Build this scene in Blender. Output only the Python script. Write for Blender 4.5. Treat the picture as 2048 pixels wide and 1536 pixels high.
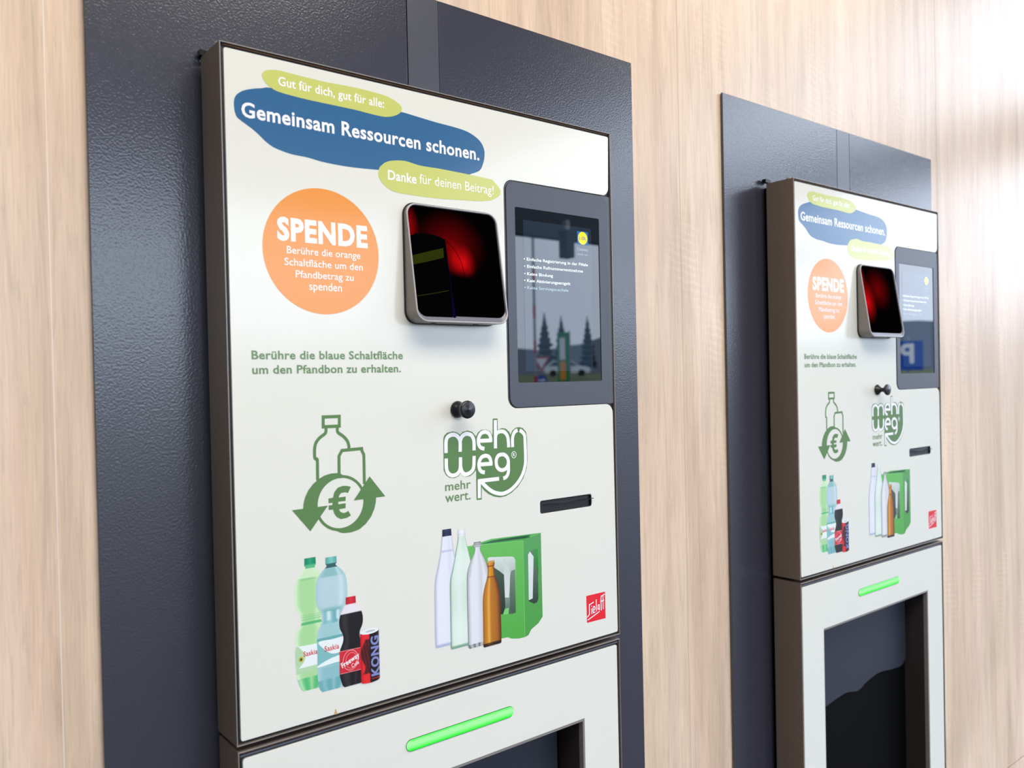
import bpy, bmesh, math, json, random
from mathutils import Vector, Matrix
from mathutils.geometry import tessellate_polygon
S = bpy.context.scene
for o in list(bpy.data.objects): bpy.data.objects.remove(o)
COL = S.collection

# ------------------------------------------------------------------ camera
Z0 = 1.10                                    # underside of the upper doors above the ground
cam = bpy.data.objects.new('camera', bpy.data.cameras.new('camera'))
COL.objects.link(cam); S.camera = cam
cd = cam.data
cd.sensor_width = 36.0; cd.lens = 36.0 * 1651.074 / 2048.0
cd.shift_x = -0.146 / 2048.0; cd.shift_y = 12.994 / 2048.0
cam.matrix_world = Matrix(((0.782027, 0.024192, -0.622775, -0.338985), (-0.622872, -0.004197, -0.782312, -0.941809), (-0.021539, 0.999699, 0.011786, 1.511167), (0, 0, 0, 1)))
cd.clip_start = 0.05; cd.clip_end = 1500
cd.dof.use_dof = True; cd.dof.focus_distance = 1.25; cd.dof.aperture_fstop = 5.6

# ------------------------------------------------------------------ sky, lamps, exposure
W = bpy.data.worlds.new('overcast_sky'); S.world = W; W.use_nodes = True
nt = W.node_tree; nt.nodes.clear()
tc = nt.nodes.new('ShaderNodeTexCoord'); sp = nt.nodes.new('ShaderNodeSeparateXYZ')
rp = nt.nodes.new('ShaderNodeValToRGB'); bg = nt.nodes.new('ShaderNodeBackground'); ow = nt.nodes.new('ShaderNodeOutputWorld')
nz = nt.nodes.new('ShaderNodeTexNoise'); nz.inputs['Scale'].default_value = 3.0; nz.inputs['Detail'].default_value = 4
mx = nt.nodes.new('ShaderNodeMix'); mx.data_type = 'RGBA'; mx.blend_type = 'MULTIPLY'; mx.inputs[0].default_value = 0.35
nt.links.new(tc.outputs['Generated'], sp.inputs[0]); nt.links.new(sp.outputs['Z'], rp.inputs[0])
nt.links.new(tc.outputs['Generated'], nz.inputs['Vector'])
rp.color_ramp.elements[0].position = 0.0; rp.color_ramp.elements[0].color = (0.71, 0.82, 1.0, 1)
rp.color_ramp.elements[1].position = 1.0; rp.color_ramp.elements[1].color = (0.80, 0.88, 1.0, 1)
nt.links.new(rp.outputs[0], mx.inputs[6]); nt.links.new(nz.outputs['Fac'], mx.inputs[7])
nt.links.new(mx.outputs[2], bg.inputs[0]); bg.inputs[1].default_value = 5.6
nt.links.new(bg.outputs[0], ow.inputs[0])

def area(name, loc, rot, sx, sy, power, color=(1, 1, 1)):
    l = bpy.data.lights.new(name, 'AREA'); l.shape = 'RECTANGLE'; l.size = sx; l.size_y = sy
    l.energy = power; l.color = color
    o = bpy.data.objects.new(name, l); COL.objects.link(o); o.location = loc; o.rotation_euler = rot
    return o
area('canopy_light', (0.0, -1.6, 3.40), (0, 0, 0), 2.6, 1.2, 80, (1.0, 0.91, 0.81))
area('canopy_light', (3.2, -1.2, 3.40), (0, 0, 0), 1.4, 0.9, 24, (1.0, 0.91, 0.81))
S.view_settings.view_transform = 'Standard'; S.view_settings.look = 'None'
S.view_settings.exposure = 0.10; S.view_settings.gamma = 1.0; S.view_settings.use_curve_mapping = False

# ------------------------------------------------------------------ helpers
def lin(c):
    return tuple(((v/255)/12.92 if v/255 <= 0.04045 else ((v/255+0.055)/1.055)**2.4) for v in c)
def mat(name, rgb, rough=0.5, metal=0.0, spec=0.5, bump=None, emit=None, coat=0.0, vcol=None, ior=None, mottled=0.0):
    m = bpy.data.materials.new(name); m.use_nodes = True; t = m.node_tree; b = t.nodes['Principled BSDF']
    col = lin(rgb) + (1,)
    b.inputs['Base Color'].default_value = col
    b.inputs['Roughness'].default_value = rough; b.inputs['Metallic'].default_value = metal
    b.inputs['Specular IOR Level'].default_value = spec
    if ior: b.inputs['IOR'].default_value = ior
    if coat: b.inputs['Coat Weight'].default_value = coat; b.inputs['Coat Roughness'].default_value = 0.06
    tc = t.nodes.new('ShaderNodeTexCoord')
    if mottled:
        n = t.nodes.new('ShaderNodeTexNoise'); n.inputs['Scale'].default_value = 9; n.inputs['Detail'].default_value = 5
        r = t.nodes.new('ShaderNodeMapRange'); r.inputs[3].default_value = 1-mottled; r.inputs[4].default_value = 1+mottled
        mm = t.nodes.new('ShaderNodeVectorMath'); mm.operation = 'SCALE'; mm.inputs[0].default_value = col[:3]
        t.links.new(tc.outputs['Object'], n.inputs['Vector']); t.links.new(n.outputs['Fac'], r.inputs[0])
        t.links.new(r.outputs[0], mm.inputs['Scale']); t.links.new(mm.outputs[0], b.inputs['Base Color'])
    if vcol:
        a = t.nodes.new('ShaderNodeAttribute'); a.attribute_name = vcol
        t.links.new(a.outputs['Color'], b.inputs['Base Color'])
    if bump:
        n = t.nodes.new('ShaderNodeTexNoise'); n.inputs['Scale'].default_value = bump[0]; n.inputs['Detail'].default_value = bump[3] if len(bump) > 3 else 1.0
        bp = t.nodes.new('ShaderNodeBump'); bp.inputs['Strength'].default_value = bump[1]; bp.inputs['Distance'].default_value = bump[2]
        t.links.new(tc.outputs['Object'], n.inputs['Vector']); t.links.new(n.outputs['Fac'], bp.inputs['Height'])
        t.links.new(bp.outputs[0], b.inputs['Normal'])
    if emit:
        b.inputs['Emission Color'].default_value = lin(emit[0]) + (1,); b.inputs['Emission Strength'].default_value = emit[1]
    return m
def wood_mat():
    m = bpy.data.materials.new('pale_oak_laminate'); m.use_nodes = True; t = m.node_tree; b = t.nodes['Principled BSDF']
    N = t.nodes.new; L = t.links.new
    geo = N('ShaderNodeNewGeometry'); oi = N('ShaderNodeObjectInfo')
    def vec(sx, sz, off=0.0):
        mp = N('ShaderNodeMapping'); mp.inputs['Scale'].default_value = (sx, 1, sz); mp.inputs['Location'].default_value = (off, 0, off*0.7)
        L(geo.outputs['Position'], mp.inputs['Vector']); return mp
    def noise(v, detail=3, dist=0.0, rough=0.55):
        n = N('ShaderNodeTexNoise'); n.inputs['Scale'].default_value = 1.0; n.inputs['Detail'].default_value = detail
        n.inputs['Distortion'].default_value = dist; n.inputs['Roughness'].default_value = rough; L(v.outputs[0], n.inputs['Vector']); return n
    def mul(a, bfac, lo, hi, flo=0.3, fhi=0.7):
        r = N('ShaderNodeMapRange'); r.inputs[1].default_value = flo; r.inputs[2].default_value = fhi; r.inputs[3].default_value = lo; r.inputs[4].default_value = hi
        L(bfac, r.inputs[0]); s = N('ShaderNodeVectorMath'); s.operation = 'SCALE'; L(a, s.inputs[0]); L(r.outputs[0], s.inputs['Scale']); return s.outputs[0]
    broad = noise(vec(9, 0.7, 3.1), 3, 0.6)
    cr = N('ShaderNodeValToRGB'); e = cr.color_ramp.elements
    e[0].position = 0.30; e[0].color = lin((213, 186, 159)) + (1,); e[1].position = 0.72; e[1].color = lin((240, 217, 192)) + (1,)
    k = cr.color_ramp.elements.new(0.5); k.color = lin((230, 203, 176)) + (1,)
    L(broad.outputs['Fac'], cr.inputs[0])
    col = cr.outputs[0]
    # pinkish / grey heartwood bands
    bands = noise(vec(24, 1.1, 7.7), 2, 1.2)
    col = mul(col, bands.outputs['Fac'], 0.90, 1.06)
    fine = noise(vec(420, 9, 1.3), 3, 0.3, 0.7)
    col = mul(col, fine.outputs['Fac'], 0.91, 1.08)
    pores = noise(vec(230, 22, 5.3), 2, 0.0, 0.6)
    col = mul(col, pores.outputs['Fac'], 0.90, 1.0, 0.30, 0.46)
    veins = noise(vec(38, 2.2, 11.0), 4, 2.2, 0.6)
    col = mul(col, veins.outputs['Fac'], 0.84, 1.0, 0.30, 0.48)
    drift = noise(vec(3.2, 1.6, 15.0), 3, 1.0)
    col = mul(col, drift.outputs['Fac'], 0.92, 1.05, 0.3, 0.7)
    pink = noise(vec(14, 0.9, 33.0), 2, 1.0)
    pm = N('ShaderNodeMix'); pm.data_type = 'RGBA'; pm.blend_type = 'MULTIPLY'; pr0 = N('ShaderNodeMapRange'); pr0.inputs[1].default_value = 0.45; pr0.inputs[2].default_value = 0.62; pr0.inputs[4].default_value = 0.8
    L(pink.outputs['Fac'], pr0.inputs[0]); L(pr0.outputs[0], pm.inputs[0]); L(col, pm.inputs[6]); pm.inputs[7].default_value = (0.955, 0.925, 0.945, 1)
    col = pm.outputs[2]
    # rough-sawn cross marks in patches
    wv = N('ShaderNodeTexWave'); wv.wave_type = 'BANDS'; wv.bands_direction = 'Z'; wv.inputs['Scale'].default_value = 21; wv.inputs['Distortion'].default_value = 3.2; wv.inputs['Detail'].default_value = 3; wv.inputs['Detail Scale'].default_value = 2.0
    tilt = N('ShaderNodeMapping'); tilt.inputs['Rotation'].default_value = (0, -0.16, 0); L(geo.outputs['Position'], tilt.inputs['Vector']); L(tilt.outputs[0], wv.inputs['Vector'])
    pat = noise(vec(5.5, 2.3, 21.0), 2, 0.4)
    pr = N('ShaderNodeMapRange'); pr.inputs[1].default_value = 0.56; pr.inputs[2].default_value = 0.68; L(pat.outputs['Fac'], pr.inputs[0])
    mm = N('ShaderNodeMath'); mm.operation = 'MULTIPLY'; pw = N('ShaderNodeMath'); pw.operation = 'POWER'; pw.inputs[1].default_value = 3.5; L(wv.outputs['Fac'], pw.inputs[0]); L(pr.outputs[0], mm.inputs[0]); L(pw.outputs[0], mm.inputs[1])
    col = mul(col, mm.outputs[0], 1.0, 1.09, 0.0, 1.0)
    L(col, b.inputs['Base Color'])
    bp = N('ShaderNodeBump'); bp.inputs['Strength'].default_value = 0.25; bp.inputs['Distance'].default_value = 0.0004
    L(fine.outputs['Fac'], bp.inputs['Height']); L(bp.outputs[0], b.inputs['Normal'])
    b.inputs['Roughness'].default_value = 0.30; b.inputs['IOR'].default_value = 1.5
    return m
def emis_grad(name, c0, c1, strength, horiz, lo, hi):
    # lit lens: brighter core, saturated rim (position across the bar in object space)
    m = bpy.data.materials.new(name); m.use_nodes = True; t = m.node_tree; b = t.nodes['Principled BSDF']
    tc = t.nodes.new('ShaderNodeTexCoord'); s = t.nodes.new('ShaderNodeSeparateXYZ'); r = t.nodes.new('ShaderNodeMapRange')
    r.inputs[1].default_value = lo; r.inputs[2].default_value = hi
    c = t.nodes.new('ShaderNodeValToRGB'); e = c.color_ramp.elements
    e[0].color = lin(c0)+(1,); e[0].position = 0.08; e[1].color = lin(c0)+(1,); e[1].position = 1.0
    k = e.new(0.5); k.color = lin(c1)+(1,); k = e.new(0.8); k.color = lin(c1)+(1,)
    t.links.new(tc.outputs['Object'], s.inputs[0]); t.links.new(s.outputs['Z'], r.inputs[0]); t.links.new(r.outputs[0], c.inputs[0])
    t.links.new(c.outputs[0], b.inputs['Emission Color']); b.inputs['Emission Strength'].default_value = strength
    b.inputs['Base Color'].default_value = (0.02, 0.3, 0.03, 1); b.inputs['Roughness'].default_value = 0.15
    return m

def link(name, me, parent=None, m=None, smooth=False):
    o = bpy.data.objects.new(name, me); COL.objects.link(o)
    if parent: o.parent = parent
    if m is not None:
        me.materials.clear(); me.materials.append(m)
    if smooth:
        for p in me.polygons: p.use_smooth = True
    return o
def tag(o, label=None, cat=None, group=None, kind=None):
    if label: o['label'] = label
    if cat: o['category'] = cat
    if group: o['group'] = group
    if kind: o['kind'] = kind
    return o
def empty(name, loc):
    o = bpy.data.objects.new(name, None); COL.objects.link(o); o.location = loc; o.empty_display_size = 0.1
    return o
def copy_tree(o, parent=None):
    c = o.copy(); COL.objects.link(c); c.parent = parent
    for ch in list(o.children): copy_tree(ch, c)
    return c
def pydata(name, v, f):
    me = bpy.data.meshes.new(name); me.from_pydata([tuple(p) for p in v], [], f); me.update(); return me
def box_bm(bm, x0, x1, y0, y1, z0, z1, bev=0.0):
    r = bmesh.ops.create_cube(bm, size=1.0); vs = r['verts']
    bmesh.ops.scale(bm, vec=(x1-x0, y1-y0, z1-z0), verts=vs)
    bmesh.ops.translate(bm, vec=((x0+x1)/2, (y0+y1)/2, (z0+z1)/2), verts=vs)
    if bev:
        es = list({e for v in vs for e in v.link_edges})
        bmesh.ops.bevel(bm, geom=es, offset=bev, segments=2, affect='EDGES', profile=0.5)
def box(name, x0, x1, y0, y1, z0, z1, m, parent=None, bev=0.0):
    bm = bmesh.new(); box_bm(bm, x0, x1, y0, y1, z0, z1, bev)
    me = bpy.data.meshes.new(name); bm.to_mesh(me); bm.free()
    return link(name, me, parent, m)
def rrect(x0, x1, z0, z1, r, n=6):
    # r: one radius or four (bottom-left, bottom-right, top-right, top-left)
    rs = r if isinstance(r, (tuple, list)) else (r,)*4
    out = []
    for (cx, cz, a0), q in zip(((x0, z0, math.pi), (x1, z0, 1.5*math.pi), (x1, z1, 0), (x0, z1, .5*math.pi)), rs):
        sx = 1 if cx == x0 else -1; sz = 1 if cz == z0 else -1
        if q <= 0: out.append((cx, cz)); continue
        for k in range(n+1):
            a = a0 + k/n*math.pi/2
            out.append((cx+sx*q+q*math.cos(a), cz+sz*q+q*math.sin(a)))
    return out
def sheet(name, outer, y0, y1, m, parent=None, holes=(), bev=0.0):
    # plate with an outline in x-z, front at y0 and back at y1, holes cut right through
    loops = [list(outer)] + [list(h) for h in holes]
    flat = [p for l in loops for p in l]
    tris = tessellate_polygon([[Vector((p[0], p[1], 0)) for p in l] for l in loops])
    n = len(flat); v = [(p[0], y0, p[1]) for p in flat] + [(p[0], y1, p[1]) for p in flat]
    f = [tuple(t) for t in tris] + [tuple(i+n for i in reversed(t)) for t in tris]
    k = 0
    for l in loops:
        for i in range(len(l)):
            a, b = k+i, k+(i+1) % len(l); f.append((a, b, b+n, a+n))
        k += len(l)
    me = pydata(name, v, f)
    bm = bmesh.new(); bm.from_mesh(me)
    bmesh.ops.dissolve_limit(bm, angle_limit=0.01, verts=bm.verts, edges=bm.edges, delimit={'NORMAL'})
    bmesh.ops.recalc_face_normals(bm, faces=bm.faces)
    if bev:
        es = [e for e in bm.edges if abs(e.verts[0].co.y-y0) < 1e-6 and abs(e.verts[1].co.y-y0) < 1e-6 and len(e.link_faces) == 2 and e.calc_face_angle(0) > 0.8]
        bmesh.ops.bevel(bm, geom=es, offset=bev, segments=2, affect='EDGES', profile=0.5)
    bm.to_mesh(me); bm.free()
    return link(name, me, parent, m)
def flat(name, pts, y, m, parent, holes=()):
    # printed shape: a film lying on the plate
    loops = [list(pts)] + [list(h) for h in holes]
    fl = [p for l in loops for p in l]
    tris = tessellate_polygon([[Vector((p[0], p[1], 0)) for p in l] for l in loops])
    out = []
    for t in tris:
        a, b, c = (fl[i] for i in t)
        out.append(tuple(t) if (b[0]-a[0])*(c[1]-a[1])-(b[1]-a[1])*(c[0]-a[0]) > 0 else (t[0], t[2], t[1]))
    return link(name, pydata(name, [(p[0], y, p[1]+Z0) for p in fl], out), parent, m)
def spline(pts, closed=True, n=6):
    out = []; N = len(pts)
    rng = range(N if closed else N-1)
    for i in rng:
        g = (lambda k: pts[k % N]) if closed else (lambda k: pts[max(0, min(N-1, k))])
        p0, p1, p2, p3 = g(i-1), g(i), g(i+1), g(i+2)
        for k in range(n):
            t = k/n
            out.append(tuple(0.5*((2*p1[j])+(-p0[j]+p2[j])*t+(2*p0[j]-5*p1[j]+4*p2[j]-p3[j])*t*t+(-p0[j]+3*p1[j]-3*p2[j]+p3[j])*t**3) for j in (0, 1)))
    if not closed: out.append(tuple(pts[-1]))
    return out
def ribbon_geo(pts, w, closed=False):
    P = [Vector(p) for p in pts]; Q = [P[0]]
    for p in P[1:]:
        if (p-Q[-1]).length > 1e-6: Q.append(p)
    if closed and (Q[0]-Q[-1]).length < 1e-6: Q.pop()
    P = Q; n = len(P); v = []; f = []
    for i in range(n):
        a = P[(i-1) % n] if (closed or i > 0) else None; b = P[(i+1) % n] if (closed or i < n-1) else None
        d1 = (P[i]-a).normalized() if a is not None else None; d2 = (b-P[i]).normalized() if b is not None else None
        if d1 is None: d1 = d2
        if d2 is None: d2 = d1
        t = (d1+d2); t = t.normalized() if t.length > 1e-4 else d1
        nn = Vector((-t.y, t.x)); c = max(0.45, nn.dot(Vector((-d1.y, d1.x))))
        v += [P[i]+nn*(w/2/c), P[i]-nn*(w/2/c)]
    for i in range(n if closed else n-1):
        j = (i+1) % n; f.append((2*i, 2*i+1, 2*j+1, 2*j))
    return v, f
def ribbons(name, lines, y, m, parent):
    V = []; F = []
    for k, (pts, w, closed) in enumerate(lines):
        v, f = ribbon_geo(pts, w, closed); b = len(V)
        V += [(p.x, y-0.000012*k, p.y+Z0) for p in v]; F += [tuple(i+b for i in q) for q in f]
    return link(name, pydata(name, V, F), parent, m)
def text_mesh(s, bold=0.0, shear=0.0):
    cu = bpy.data.curves.new('lettering', 'FONT'); cu.body = s; cu.size = 1.0; cu.offset = bold; cu.fill_mode = 'FRONT'; cu.resolution_u = 3; cu.shear = shear
    cu.space_character = 1.0 + bold*2.2
    o = bpy.data.objects.new('lettering', cu); COL.objects.link(o)
    dg = bpy.context.evaluated_depsgraph_get(); dg.update()
    me = bpy.data.meshes.new_from_object(o.evaluated_get(dg)); bpy.data.objects.remove(o); return me
_cap = {}
def cap_h(ch, bold):
    if (ch, bold) not in _cap:
        me = text_mesh(ch, bold); _cap[(ch, bold)] = max(v.co.y for v in me.vertices)
    return _cap[(ch, bold)]
def text(s, x0, x1, zb, cap, y, m, parent, bold=0.0, ch='H', name='lettering'):
    me = text_mesh(s, bold); xs = [v.co.x for v in me.vertices]; a, b = min(xs), max(xs); h = cap_h(ch, bold)
    for v in me.vertices:
        v.co = Vector((x0+(v.co.x-a)/(b-a)*(x1-x0), y, zb+v.co.y/h*cap+Z0))
    me.name = name
    return link(name, me, parent, m)
def lathe(prof, n=32, axis='y'):
    # prof: (radius, y) pairs along the y axis
    v = []; f = []
    for r, y in prof:
        for k in range(n):
            a = 2*math.pi*k/n; v.append((r*math.cos(a), y, r*math.sin(a)))
    for i in range(len(prof)-1):
        for k in range(n):
            j = (k+1) % n; f.append((i*n+k, i*n+j, (i+1)*n+j, (i+1)*n+k))
    f.append(tuple(range(n))); f.append(tuple((len(prof)-1)*n+k for k in reversed(range(n))))
    return v, f
def mm(p): return [(a/1e4, b/1e4) for a, b in p]
def ell(cx, cz, rx, rz, n=28): return [(cx+rx*math.cos(2*math.pi*k/n), cz+rz*math.sin(2*math.pi*k/n)) for k in range(n)]

# ------------------------------------------------------------------ materials
M = {}
M['wood'] = wood_mat()
M['seal_light'] = mat('pale_joint_seal', (236, 222, 212), 0.4)
M['seal_tan'] = mat('tan_joint_seal', (190, 164, 142), 0.5)
M['sheet'] = mat('anthracite_textured_sheet', (54, 55, 67), 0.22, ior=1.78, bump=(360, 0.42, 0.0006, 1.0))
M['strip'] = mat('anthracite_smooth_strip', (60, 61, 72), 0.30, ior=1.8, bump=(900, 0.12, 0.0003))
M['casing'] = mat('dark_bronze_lacquer', (108, 96, 86), 0.36, bump=(700, 0.1, 0.0002))
M['edge'] = mat('lit_bronze_edge', (150, 143, 139), 0.30, metal=0.25)  # ceiling light caught on the lips is put into this paler tone
M['copper'] = mat('copper_tinted_seal', (150, 112, 84), 0.35, metal=0.3)
M['gap'] = mat('black_recess', (20, 22, 27), 0.4)
M['black'] = mat('black_plastic', (15, 15, 17), 0.24)
M['white'] = mat('cream_glass_front', (227, 227, 218), 0.16, coat=0.15, mottled=0.012)
M['bezel'] = mat('graphite_bezel', (72, 75, 88), 0.42, bump=(1200, 0.08, 0.0002))
M['frame_side'] = mat('graphite_frame', (80, 84, 92), 0.35)
M['glass'] = mat('display_glass', (6, 9, 16), 0.012, ior=1.72)
M['lit'] = mat('display_picture', (8, 12, 20), 0.012, ior=1.72, emit=((70, 100, 130), 0.16))
M['lit_white'] = mat('display_white', (200, 210, 215), 0.1, emit=((235, 245, 240), 0.62))
M['lit_dim'] = mat('display_dim_white', (140, 160, 175), 0.1, emit=((180, 205, 220), 0.42))
M['lit_yellow'] = mat('display_yellow', (225, 205, 20), 0.1, emit=((235, 215, 20), 0.35))
M['lit_blue'] = mat('display_blue', (10, 90, 150), 0.1, emit=((10, 95, 160), 0.3))
M['lit_red'] = mat('display_red', (200, 60, 40), 0.1, emit=((200, 60, 40), 0.25))
M['hood'] = mat('warm_grey_hood', (138, 132, 126), 0.34)
M['hood_rim'] = mat('light_grey_rim', (178, 174, 176), 0.28)
M['ledge'] = mat('grey_ledge', (110, 112, 122), 0.30)
M['lime'] = mat('lime_print', (200, 205, 112), 0.2, coat=0.15)
M['blue'] = mat('blue_print', (52, 102, 146), 0.2, coat=0.15)
M['orange'] = mat('orange_print', (234, 146, 46), 0.2, coat=0.15)
M['green'] = mat('green_print', (90, 128, 74), 0.2, coat=0.15)
M['sage'] = mat('sage_print', (102, 138, 88), 0.2, coat=0.15)
M['pw'] = mat('white_print', (246, 245, 250), 0.2, coat=0.15)
M['red'] = mat('red_print', (230, 36, 50), 0.2, coat=0.15)
M['photo'] = mat('photo_print', (200, 200, 200), 0.2, coat=0.15, vcol='Col')
M['stain'] = mat('rust_stain', (205, 160, 100), 0.5)
M['led'] = emis_grad('green_light_lens', (0, 222, 10), (165, 252, 165), 0.9, False, Z0-0.0765, Z0-0.0615)
M['flap'] = mat('slate_curtain', (46, 50, 62), 0.38)
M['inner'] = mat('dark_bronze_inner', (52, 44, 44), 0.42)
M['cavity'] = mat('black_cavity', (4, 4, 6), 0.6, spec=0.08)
M['canopy'] = mat('canopy_grey', (84, 88, 96), 0.7)
M['beam'] = mat('beam_dark', (34, 40, 52), 0.5)
M['asphalt'] = mat('asphalt', (84, 84, 86), 0.9, mottled=0.15)
M['grass'] = mat('grass', (88, 100, 58), 0.95, mottled=0.25)
M['hill'] = mat('hazy_wooded_hill', (88, 99, 114), 1.0, mottled=0.2)  # haze put into the colour, paler and bluer than woodland
M['tree'] = mat('dark_foliage', (54, 64, 66), 1.0, mottled=0.3)
M['bark'] = mat('bark', (70, 58, 48), 0.9)
M['carwhite'] = mat('car_paint', (225, 228, 232), 0.2, coat=1.0)
M['carglass'] = mat('car_glass', (24, 28, 34), 0.05)
M['tyre'] = mat('tyre', (20, 20, 21), 0.8)
M['steel'] = mat('galvanised_steel', (150, 152, 155), 0.45, metal=0.4)
M['signred'] = mat('sign_red', (190, 40, 48), 0.4)
M['signblue'] = mat('sign_blue', (22, 78, 170), 0.4)
M['signwhite'] = mat('sign_white', (232, 234, 236), 0.4)
M['banner'] = mat('banner_green', (20, 135, 70), 0.6)
M['banneror'] = mat('banner_orange', (225, 150, 40), 0.6)

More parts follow.
